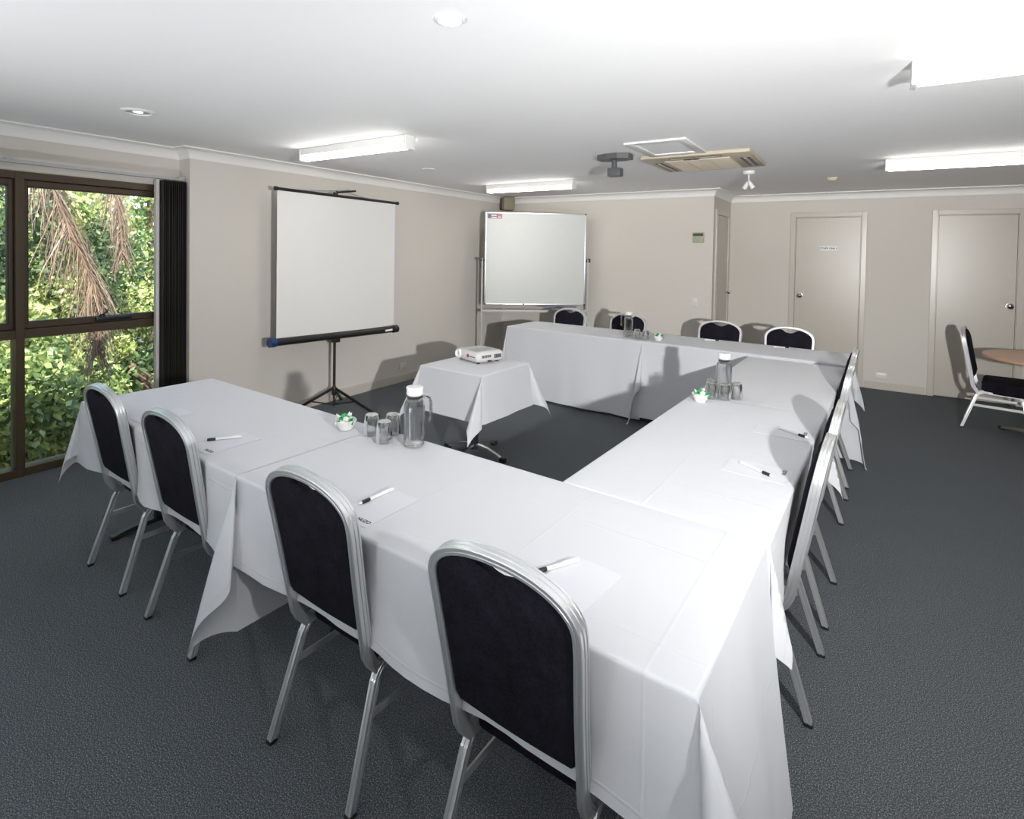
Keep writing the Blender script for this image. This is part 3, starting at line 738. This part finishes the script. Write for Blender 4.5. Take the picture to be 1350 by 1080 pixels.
MB().bar((-.03,-.03,2.088),(.015,.20,2.125), .014, .018).lathe([(.02,0),(.02,.03),(.012,.035)], 12, (-.03,0,2.075)).build('top_hook', M['black'], ps)
MB().tube([(0,-.38,2.066),(-.01,-.20,2.088),(-.02,0,2.100),(-.02,.10,2.118)], .004, 8).tube([(-.02,.10,2.112),(-.01,.25,2.088),(0,.45,2.062)], .004, 8).build('handle', M['grey'], ps)
MB().box((-.045,-.035,.655), (.012,.035,.70), .005).build('pivot_block', M['black'], ps)
MB().lathe([(.018,.14),(.022,.15),(.022,.215),(.016,.23)], 14, (-.03,0,0)).build('hub', M['black'], ps)
MB().tube([(-.03,0,.16),(-.03,0,.035)], .009, 10).build('lower_rod', M['black'], ps)
for a, rr_ in ((math.radians(9), .53), (math.radians(129), .33), (math.radians(249), .46)):
    c_, s_ = math.cos(a), math.sin(a)
    lg = MB().bar((-.03+.02*c_, .02*s_, .205), (-.03+rr_*c_, rr_*s_, .012), .012, .024).build('leg', M['black'], ps)
    MB().lathe([(.014,0),(.014,.02),(.010,.03)], 10, (-.03+rr_*c_, rr_*s_, 0)).build('foot_cap', M['black'], lg)
    MB().bar((-.03, 0, .05), (-.03+rr_*.5*c_, rr_*.5*s_, .115), .006, .012).build('strut', M['black'], lg)

# ------------------------------------------------------------------ mobile whiteboard across the corner
A_, B_ = Vector((-4.10, 5.68)), Vector((-3.05, 6.48)); wc = (A_+B_)/2; wa = math.atan2(B_.y-A_.y, B_.x-A_.x); wL = (B_-A_).length
wb = thing('whiteboard', 'mobile whiteboard on a grey stand across the far left corner', 'whiteboard', (wc.x, wc.y, 0), wa)
h2 = wL/2
MB().box((-h2+.012, -.008, .872), (h2-.012, .008, 2.048)).build('board', M['board'], wb, smooth=False)
fr = MB()
for x in (-h2, h2-.020): fr.box((x, -.013, .862), (x+.020, .013, 2.060), .004)
fr.box((-h2+.0195, -.013, .862), (h2-.0195, .013, .880), .004); fr.box((-h2+.0195, -.013, 2.042), (h2-.0195, .013, 2.060), .004)
fr.build('frame', M['alu'], wb)
for x, z in ((h2-.012, 2.051), (-h2+.012, .871), (-h2+.51, .871), (h2-.012, .871)):
    MB().box((x-.011, -.016, z-.008), (x+.011, -.012, z+.008), .002).build('corner_clip', M['black'], wb)
for s in (-1, 1):
    x = s*(h2+.030)
    MB().box((x-.010, -.014, .06), (x+.010, .014, 1.470), .004).build('upright', M['stand'], wb)
    MB().tube([(x+s*.010, 0, 1.44), (x-s*.032, 0, 1.44)], .014, 12).box((x-.014+s*.016, -.02, 1.425), (x+.014+s*.016, .02, 1.475), .005).build('pivot_knob', M['black'], wb)
    MB().box((x-.02, -.28, .05), (x+.02, .28, .085), .005).build('base_foot', M['stand'], wb)
    for y in (-.25, .25):
        MB().tube([(x-.012, y, .025), (x+.012, y, .025)], .025, 16).box((x-.008, y-.01, .03), (x+.008, y+.01, .06)).build('caster', M['black'], wb)
MB().box((-h2-.03, -.014, .765), (h2+.03, .014, .800), .003).build('cross_bar', M['stand'], wb)
MB().box((.10, -.075, .838), (h2-.12, -.014, .842)).box((.10, -.077, .838), (h2-.12, -.073, .858)).build('pen_tray', M['slate'], wb, smooth=False)
st = MB().box((-h2+.030, -.0100, 1.975), (-h2+.215, -.0085, 2.035)).build('sticker', M['slate'], wb, smooth=False)
MB().box((-h2+.155, -.0106, 1.980), (-h2+.210, -.0098, 2.032)).box((-h2+.065, -.0106, 1.980), (-h2+.156, -.0098, 2.000)).build('red_panel', M['pinkred'], st, smooth=False)
MB().box((-h2+.075, -.0106, 2.010), (-h2+.145, -.0098, 2.020)).build('pale_line', M['white'], st, smooth=False)
MB().box((-h2+.166, -.0112, 1.990), (-h2+.198, -.0104, 1.998)).box((-h2+.085, -.0112, 1.986), (-h2+.145, -.0104, 1.993)).build('pale_line', M['white'], st, smooth=False)
MB().add([(-h2+.055,-.0106,2.018),(-h2+.069,-.0106,2.010),(-h2+.055,-.0106,1.985)], [(0,2,1)]).build('dark_mark', M['ink'], st, smooth=False)

# ------------------------------------------------------------------ wall fittings
sp = thing('wall_speaker', 'beige box speaker under the cornice above the whiteboard', 'speaker', (-4.33, 6.55, 2.145), math.radians(-58+90+10))
MB().box((-.075, -.10, 0), (.085, .115, .180), .008).build('cabinet', M['speaker'], sp)
MB().box((-.10, -.105, .004), (-.0755, .11, .176), .004).build('side_panel', M['brown'], sp)
MB().tube([(0,.11,.09),(.0,.19,.09)], .015, 10).build('bracket', M['blacksteel'], sp)
th = thing('thermostat', 'small grey wall thermostat with a dark display', 'thermostat', (-1.686, YB, 1.76))
MB().box((-.068, -.022, -.062), (.068, 0, .062), .006).build('case', plain('thermostat_case', (.38,.38,.28), .5), th)
MB().box((-.060, -.024, .018), (.060, -.0215, .050)).build('display', plain('thermostat_display', (.07,.075,.05), .3), th, smooth=False)
lt = MB().box((-.026, -.0235, .026), (.028, -.0238, .034)); lt.build('display_digits', M['grey'], th, smooth=False)
def plate(name, label, cat, loc, w_, h_, axis, parts):
    t = thing(name, label, cat, loc, 0 if axis == 'y' else PI/2)
    MB().box((-w_/2, -.009, -h_/2), (w_/2, 0, h_/2), .003).build('plate', M['socket'], t)
    for (x, z, a, b2) in parts: MB().box((x-a/2, -.013, z-b2/2), (x+a/2, -.008, z+b2/2), .002).build('rocker', M['white'], t)
    return t
plate('light_switch', 'pale light switch on the wall behind far chairs', 'switch', (-1.712, YB, .970), .072, .115, 'y', [(0, .02, .012, .02)])
plate('power_outlet', 'double power outlet low on the wall between the two doors', 'power outlet', (.205, Y2, .160), .118, .074, 'y', [(-.03, .018, .012, .018), (.03, .018, .012, .018)])
o_ = plate('power_outlet', 'power outlet low on the left wall past the screen', 'power outlet', (XL, 4.655, .185), .105, .074, 'x', [(-.03, .018, .012, .018), (.03, .018, .012, .018)])
sg = thing('door_sign', 'small white staff notice on the left of two back doors', 'sign', (-.365, Y2+.012, 1.655))
MB().box((-.094, -.003, -.024), (.094, 0, .024)).build('plate', M['white'], sg, smooth=False)
text_mesh('STAFF ONLY', .033, M['ink'], sg, (0, -.0033, 0), (PI/2, 0, 0), bold=.0012)

# ------------------------------------------------------------------ ceiling fittings
def batten0():
    t = thing('fluorescent_batten', '', 'ceiling light')
    MB().box((-.575, -.045, -.052), (.575, .045, 0), .003).build('body', M['whitemetal'], t)
    for s in (-1, 1):
        MB().box((s*.565-.010, -.047, -.094), (s*.565+.010, .047, -.001), .003).build('end_plate', M['whitemetal'], t)
        for y in (-.022, .022): MB().tube([(s*.556, y, -.072), (s*.535, y, -.072)], .015, 14).build('lamp_holder', M['grey'], t)
    for y in (-.022, .022): MB().tube([(-.550, y, -.072), (.550, y, -.072)], .0165, 14).build('lamp_tube', M['tube'], t)
    return t
bt = batten0()
blist = [((-3.195, 2.740, H), 'lit fluorescent batten on the ceiling above the projection screen'), ((-3.230, 5.325, H), 'lit fluorescent batten on the ceiling above the whiteboard'),
         ((.715, 2.705, H), 'lit fluorescent batten nearest the camera on the right ceiling'), ((.700, 5.285, H), 'lit fluorescent batten on the right ceiling towards the doors')]
for i, (p, lbl) in enumerate(blist):
    if i == 0: bt.location = p; bt['label'] = lbl; bt['group'] = 'fluorescent battens on the ceiling'
    else: dup(bt, p, 0, lbl, 'fluorescent battens on the ceiling')
def downlight(x, y, r, lens, label):
    t = thing('downlight', label, 'ceiling light', (x, y, H), 0, 'recessed downlights')
    MB().lathe([(r,0),(r,-.004),(r*.92,-.009),(r*.80,-.010),(r*.78,-.004),(r*.78,-.001)], 32).build('trim_ring', M['white'], t)
    MB().lathe([(0,-.0045),(r*(.78 if lens == 'lampwarm' else .30),-.0045),(r*(.78 if lens == 'lampwarm' else .30),-.002)], 28).build('lens', M[lens], t)
    if lens != 'lampwarm': MB().lathe([(0,-.0025),(r*.78,-.003),(r*.78,-.001)], 28).build('reflector', M['grey'], t)
downlight(-1.184, 1.420, .050, 'lampwarm', 'bright round downlight in the ceiling above the front tables')
downlight(-3.573, 1.478, .085, 'lampsmall', 'small flat downlight in the ceiling near the window')
ap = thing('access_panel', 'white framed access hatch in the ceiling beside the air conditioner', 'ceiling hatch', (-1.232, 3.960, H))
fr = MB()
for lo, hi in (((-.218,-.296),(-.150,.296)), ((.150,-.296),(.218,.296)), ((-.1505,-.296),(.1505,-.236)), ((-.1505,.205),(.1505,.296))): fr.box((lo[0], lo[1], -.014), (hi[0], hi[1], 0), .003)
fr.build('frame', M['white'], ap); MB().box((-.151, -.237, -.006), (.151, .206, 0)).build('hatch', M['ceil'], ap, smooth=False)
ac = thing('air_conditioner', 'beige ceiling cassette air conditioner with four louvre slots', 'air conditioner', (-1.122, 4.625, H))
MB().box((-.41, -.385, -.028), (.41, .385, 0), .006).build('fascia', M['beige'], ac)
MB().box((-.265, -.225, -.036), (.245, .340, -.027), .004).build('return_grille', M['beigepale'], ac)
gl_ = MB()
for k in range(22): gl_.box((-.25, -.21+.025*k, -.0375), (.23, -.203+.025*k, -.0355))
gl_.box((-.095,-.215,-.038),(-.089,.33,-.0355)); gl_.box((.075,-.215,-.038),(.081,.33,-.0355)); gl_.build('grille_bars', M['beige'], ac, smooth=False)
for x0, x1, y0, y1 in ((.300,.370,-.145,.300), (-.372,-.305,-.145,.335), (-.2,.2,-.330,-.270), (-.2,.2,.352,.376)):
    MB().box((x0, y0, -.0295), (x1, y1, -.027)).build('air_slot', M['black'], ac, smooth=False)
    if x1-x0 < .1: MB().box(((x0+x1)/2-.012, y0+.01, -.033), ((x0+x1)/2+.012, y1-.01, -.028), .002).build('louvre', M['beige'], ac)
    else: MB().box((x0+.01, (y0+y1)/2-.008, -.033), (x1-.01, (y0+y1)/2+.008, -.028), .002).build('louvre', M['beige'], ac)
MB().box((-.10, -.265, -.034), (.02, -.235, -.030)).box((-.07,-.28,-.034),(-.05,-.225,-.031)).box((-.02,-.28,-.034),(.0,-.225,-.031)).build('latch', M['brown'], ac, smooth=False)
pm = thing('projector_mount', 'empty dark grey projector mount hanging from the ceiling', 'projector mount', (-1.675, 4.080, H))
MB().prism([(-.135,-.060),(-.045,-.095),(.045,-.095),(.125,-.055),(.125,.050),(.040,.075),(-.050,.075),(-.135,.045)], -.042, 0).build('ceiling_plate', M['mount'], pm, smooth=False)
MB().tube([(-.012,0,-.040),(-.012,0,-.110)], .021, 16).build('pole', M['mount'], pm)
MB().box((-.057,-.035,-.172), (.050,.040,-.106), .006).build('bracket_box', M['mount'], pm)
st_ = thing('spotlight', 'white twin spotlight fitting on the ceiling past the air conditioner', 'spotlight', (-.918, 5.453, H))
MB().lathe([(.052,0),(.052,-.022),(.044,-.030),(0,-.031)], 24).build('base', M['white'], st_)
MB().tube([(0,0,-.03),(0,0,-.098)], .006, 10).build('stem', M['white'], st_)
for s, tl_ in ((-1, .6), (1, -.5)):
    MB().lathe([(0,.036),(.011,.034),(.016,.024),(.020,-.024),(.022,-.036),(.019,-.036),(.016,-.016),(0,-.012)], 18).xf(Matrix.Translation((s*.020, -.01*s, -.125)) @ Matrix.Rotation(tl_, 4, 'Y') @ Matrix.Rotation(.5, 4, 'X')).build('lamp_head', M['white'], st_)
sd = thing('smoke_detector', 'round cream smoke detector on the ceiling near the doors', 'smoke detector', (-.283, 6.255, H))
MB().lathe([(.050,0),(.050,-.012),(.046,-.016),(.040,-.030),(.025,-.034),(0,-.034)], 28).build('housing', plain('detector_cream', (.62,.55,.42), .5), sd)
sn = thing('ceiling_cover', 'small pale ceiling plate with tiny slots beyond the left batten', 'ceiling plate', (-3.559, 3.98, H))  # thin cover disc with grey marks, no sensor in it
MB().lathe([(.062,0),(.060,-.004),(0,-.004)], 24).build('plate', M['ceil'], sn)
MB().box((-.045,-.03,-.0052), (-.030,-.01,-.0038)).box((-.008,-.035,-.0052), (.006,-.015,-.0038)).box((.025,-.028,-.0052), (.042,-.010,-.0038)).build('slot', M['grey'], sn, smooth=False)

# ------------------------------------------------------------------ round table at right
rt = thing('round_table', 'round beech-topped pedestal table at the right edge', 'table', (1.345, 6.225, 0))
MB().lathe([(0,.712),(.435,.712),(.449,.716),(.450,.733),(.446,.737),(0,.737)], 72).build('table_top', M['beech'], rt)
MB().lathe([(.035,.06),(.035,.66),(.12,.70),(.12,.712)], 20).build('pedestal', M['brown'], rt)
for k in range(2):
    a = math.radians(122)+PI*k; c_, s_ = math.cos(a), math.sin(a)
    ft = MB().sweep([(.02*c_,.02*s_,.075),(.2*c_,.2*s_,.062),(.36*c_,.36*s_,.040),(.45*c_,.45*s_,.020)], [(-.022,-.010),(.022,-.010),(.017,.010),(-.017,.010)], (0,0,1)).build('leg', M['chrome'], rt)
    e = MB().box((-.02,-.02,0),(.02,.02,.032),.006).xf(Matrix.Translation((.455*c_,.455*s_,0)) @ Matrix.Rotation(a, 4, 'Z')).build('foot_cap', M['black'], ft)

# ------------------------------------------------------------------ garden beyond the window
struct('ground', MB().box((-30, -20, -1.4), (XW-T, 30, -1.1)), M['soil'])
def leaf_mesh(pts, size, mat, name, parent, stretch=1.9, droop=.25):
    n = len(pts); d = rng.normal(size=(n, 3)); d[:, 2] -= droop; d /= np.linalg.norm(d, axis=1)[:, None]
    e = rng.normal(size=(n, 3)); e[:, 2] *= .5
    w_ = np.cross(d, e); w_ /= np.linalg.norm(w_, axis=1)[:, None]
    nn = np.cross(d, w_)
    s = size*rng.uniform(.6, 1.35, n)[:, None]
    P0 = pts; P1 = pts+d*s*stretch*.45+w_*s*.5+nn*s*.18; P2 = pts+d*s*stretch; P3 = pts+d*s*stretch*.45-w_*s*.5+nn*s*.18
    V = np.stack([P0, P1, P2, P3], 1).reshape(-1, 3)
    me = bpy.data.meshes.new(name); me.vertices.add(4*n); me.vertices.foreach_set('co', V.astype(np.float32).ravel())
    I = np.arange(n)*4; tri = np.stack([I, I+1, I+2, I, I+2, I+3], 1).ravel()
    me.loops.add(6*n); me.loops.foreach_set('vertex_index', tri.astype(np.int32)); me.polygons.add(2*n)
    me.polygons.foreach_set('loop_start', np.arange(0, 6*n, 3, dtype=np.int32)); me.polygons.foreach_set('loop_total', np.full(2*n, 3, dtype=np.int32))
    me.update(calc_edges=True); me.validate(); me.materials.append(mat)
    o = bpy.data.objects.new(name, me); COL.objects.link(o); o.parent = parent; return o
def shrub(name, x, y, zc, rx, rz, n, size, mat, label, cat='tree', clumps=16, trunk=.06, grp='trees and shrubs outside the window'):
    t = thing(name, label, cat, (x, y, -1.1), 0, grp)
    zc += 1.1
    tk = MB().tube([(0,0,0),(.06,.04,zc*.4),(0,.02,zc*.8),(.02,0,zc+rz*.5)], trunk, 10)
    for k in range(6):
        a = rng.uniform(0, 6.28); h = zc*rng.uniform(.35, .8)
        tk.tube([(0,0,h),(rx*.35*math.cos(a), rx*.35*math.sin(a), h+rz*.3),(rx*.7*math.cos(a), rx*.7*math.sin(a), h+rz*.55)], trunk*.35, 6)
    tk.build('trunk', M['bark'], t)
    cc = rng.normal(size=(clumps, 3)); cc /= np.linalg.norm(cc, axis=1)[:, None]; cc *= rng.uniform(.35, .95, clumps)[:, None]**.6
    cr = rng.uniform(.25, .48, clumps)
    k = rng.integers(0, clumps, n); q = rng.normal(size=(n, 3)); q /= np.linalg.norm(q, axis=1)[:, None]; q *= (rng.uniform(.25, 1, n)**.45)[:, None]
    p = (cc[k]+q*cr[k][:, None])*np.array([rx, rx, rz])+np.array([0, 0, zc])
    p[:, 2] = np.maximum(p[:, 2], .02)
    f_ = leaf_mesh(p, size, mat, 'foliage', t)
    return t
shrub('leafy_shrub', -7.55, 1.35, .45, .95, .85, 9000, .040, M['leafA'], 'sunlit yellow-green shrub at lower left through the window', 'shrub')
shrub('leafy_shrub', -7.0, 2.15, -.35, .75, .85, 8000, .045, M['leafB'], 'broad-leaved bright shrub low in the middle of the window', 'shrub')
shrub('leafy_shrub', -6.75, 1.35, -.45, .62, .72, 8000, .032, M['leafB'], 'mid-green bushy shrub low behind the left chair', 'shrub')
shrub('leafy_shrub', -8.35, 2.95, .55, .70, .65, 7000, .036, M['leafA'], 'rounded yellow-green shrub beside the window winder', 'shrub')
shrub('garden_tree', -8.6, 2.55, 1.5, .85, 1.9, 9000, .042, M['leafC'], 'dark green tree standing in the middle of the window view', 'tree')
shrub('garden_tree', -10.2, 4.4, 1.25, 1.5, 2.3, 13000, .05, M['leafB'], 'green tree at the right of the window view', 'tree', 26)
shrub('garden_tree', -10.6, 2.35, 1.6, 1.5, 2.2, 13000, .055, M['leafA'], 'tall yellow-green tree at the left of the window view', 'tree', 26)
shrub('garden_tree', -8.0, 3.75, -.35, 1.0, 1.1, 6500, .05, M['leafC'], 'dark low tree under the right side of the window view', 'tree', 18, .11)
shrub('garden_tree', -12.8, 4.0, 1.3, 2.6, 2.9, 9000, .10, M['leafB'], 'distant broad green tree behind the other window trees', 'tree', 30)
shrub('garden_tree', -13.5, .2, 1.6, 2.6, 3.0, 8000, .11, M['leafC'], 'distant dark tree at the far left window edge', 'tree', 30)
shrub('leafy_shrub', -7.4, .1, .2, 1.0, 1.2, 4500, .06, M['leafB'], 'green shrub outside the second window bay', 'shrub')
shrub('garden_tree', -9.5, -2.2, 1.2, 2.2, 2.6, 6500, .10, M['leafB'], 'green tree outside the bays behind the camera side', 'tree')
# palm whose dead fronds droop across the view
pl = thing('palm_tree', 'palm with brown drooping dead fronds hanging outside the window', 'palm', (-6.3, .75, -1.1))
MB().tube([(0,0,0),(.03,.02,1.6),(0,0,3.0),(.02,.02,4.4)], .13, 14).build('trunk', M['bark'], pl)
def frond(pts, seedv, ll):
    rs = np.random.default_rng(seedv)
    P = [Vector(p)-Vector((-6.3,.75,-1.1)) for p in pts]
    # smooth the spine
    sp_ = []
    for i in range(len(P)-1):
        a = P[max(i-1, 0)]; b_ = P[i]; c_ = P[i+1]; d_ = P[min(i+2, len(P)-1)]
        for k in range(14):
            t_ = k/14; sp_.append(.5*((2*b_)+(c_-a)*t_+(2*a-5*b_+4*c_-d_)*t_*t_+(3*b_-a-3*c_+d_)*t_**3))
    sp_.append(P[-1])
    fo = MB().tube(sp_, .013, 7).build('frond', M['frond'], pl)
    lf = MB(); n = len(sp_)
    for i in range(6, n):
        f_ = i/n
        for s in (-1, 1):
            for rep in range(5):
                b0 = sp_[i]+Vector(rs.normal(size=3)*.008)
                tdir = (sp_[i]-sp_[i-1]).normalized()
                side = Vector((.25*rs.normal(), s*(.75+.2*rs.normal()), .15*rs.normal()))
                L_ = ll*(.55+.6*math.sin(PI*min(1, .18+f_*.8)))*rs.uniform(.7, 1.15)
                pts_ = [b0]; dcur = (side*.55+tdir*.75).normalized()
                for k in range(5):
                    dcur = (dcur+Vector((rs.normal()*.12, rs.normal()*.12, -.30))).normalized(); pts_.append(pts_[-1]+dcur*L_/5)
                wv = Vector((rs.normal(), rs.normal(), .2)).normalized()
                vs_ = []
                for k, q in enumerate(pts_):
                    wd = .0048*(1-.8*k/5); vs_ += [q+wv*wd, q-wv*wd]
                lf.add(vs_, [(2*k, 2*k+1, 2*k+3, 2*k+2) for k in range(5)])
    lf.build('leaflets', M['frond'], fo, smooth=False)
frond([(-6.25,.80,3.3),(-6.3,1.25,3.15),(-6.25,1.72,2.45),(-6.15,1.98,1.70),(-6.1,2.16,1.10),(-6.1,2.18,.55)], 3, .62)
frond([(-6.35,.80,3.3),(-6.9,1.6,3.5),(-7.2,2.5,2.75),(-7.2,2.75,2.1),(-7.2,2.82,1.45)], 5, .50)
frond([(-6.35,.80,3.3),(-7.0,2.0,3.7),(-7.4,3.1,3.1),(-7.45,3.45,2.5),(-7.45,3.55,1.9)], 8, .55)
frond([(-6.25,.70,3.3),(-6.2,.2,3.3),(-6.1,-.2,2.6),(-6.1,-.35,1.7)], 11, .5)

# ------------------------------------------------------------------ light
wd = bpy.data.worlds.new('sky'); scn.world = wd; wd.use_nodes = True; nt = wd.node_tree; nt.nodes.clear()
sky = nt.nodes.new('ShaderNodeTexSky'); sky.sky_type = 'NISHITA'; sky.sun_disc = False; sky.sun_elevation = math.radians(52); sky.sun_rotation = math.radians(120); sky.air_density = 1.0; sky.dust_density = 2.0
bg = nt.nodes.new('ShaderNodeBackground'); bg.inputs[1].default_value = 1.1; ow = nt.nodes.new('ShaderNodeOutputWorld')
nt.links.new(sky.outputs[0], bg.inputs[0]); nt.links.new(bg.outputs[0], ow.inputs[0])
def light(kind, name, loc, energy, color=(1,1,1), aim=None, **k):
    l = bpy.data.lights.new(name, kind); l.energy = energy; l.color = color
    for a, b_ in k.items(): setattr(l, a, b_)
    o = bpy.data.objects.new(name, l); COL.objects.link(o); o.location = loc
    if aim is not None: o.rotation_euler = (Vector(aim)-Vector(loc)).to_track_quat('-Z', 'Y').to_euler()
    return o
light('SUN', 'sun', (0, 0, 8), 19.0, (1,.95,.86), aim=(-6.0, 2.6, -1.0), angle=.0095)
# the photographer's flash: stands right of the camera, its beam along the room
fl_ = light('SPOT', 'flash', (.71, .50, 1.48), 132, (1,.985,.96), aim=(-2.9, 7.0, 1.9), spot_size=math.radians(124), spot_blend=1.0, shadow_soft_size=.03)
fl_.data.use_nodes = True; ft_ = fl_.data.node_tree; em_ = next(n for n in ft_.nodes if n.type == 'EMISSION'); fo_ = ft_.nodes.new('ShaderNodeLightFalloff')
fo_.inputs['Strength'].default_value = 1.0; ft_.links.new(fo_.outputs['Linear'], em_.inputs['Strength'])
# added fill lamps: two unseen spots bounced off the ceiling behind the camera
for bx_, by_, be_ in ((-2.4, -1.9, 440), (.9, -1.9, 360)):
    light('SPOT', 'bounce_fill', (bx_, by_, .35), be_, (.97,.985,1), aim=(bx_*.9, by_+1.3, 2.5), spot_size=math.radians(125), spot_blend=1.0, shadow_soft_size=.08)

scn.view_settings.view_transform = 'Standard'; scn.view_settings.look = 'None'; scn.view_settings.exposure = 0.14; scn.view_settings.gamma = 1.0; scn.view_settings.use_curve_mapping = False
cy = scn.cycles
cy.max_bounces = 12; cy.diffuse_bounces = 6; cy.glossy_bounces = 5; cy.transmission_bounces = 12; cy.transparent_max_bounces = 12; cy.caustics_refractive = False; cy.caustics_reflective = False; cy.sample_clamp_indirect = 8.0
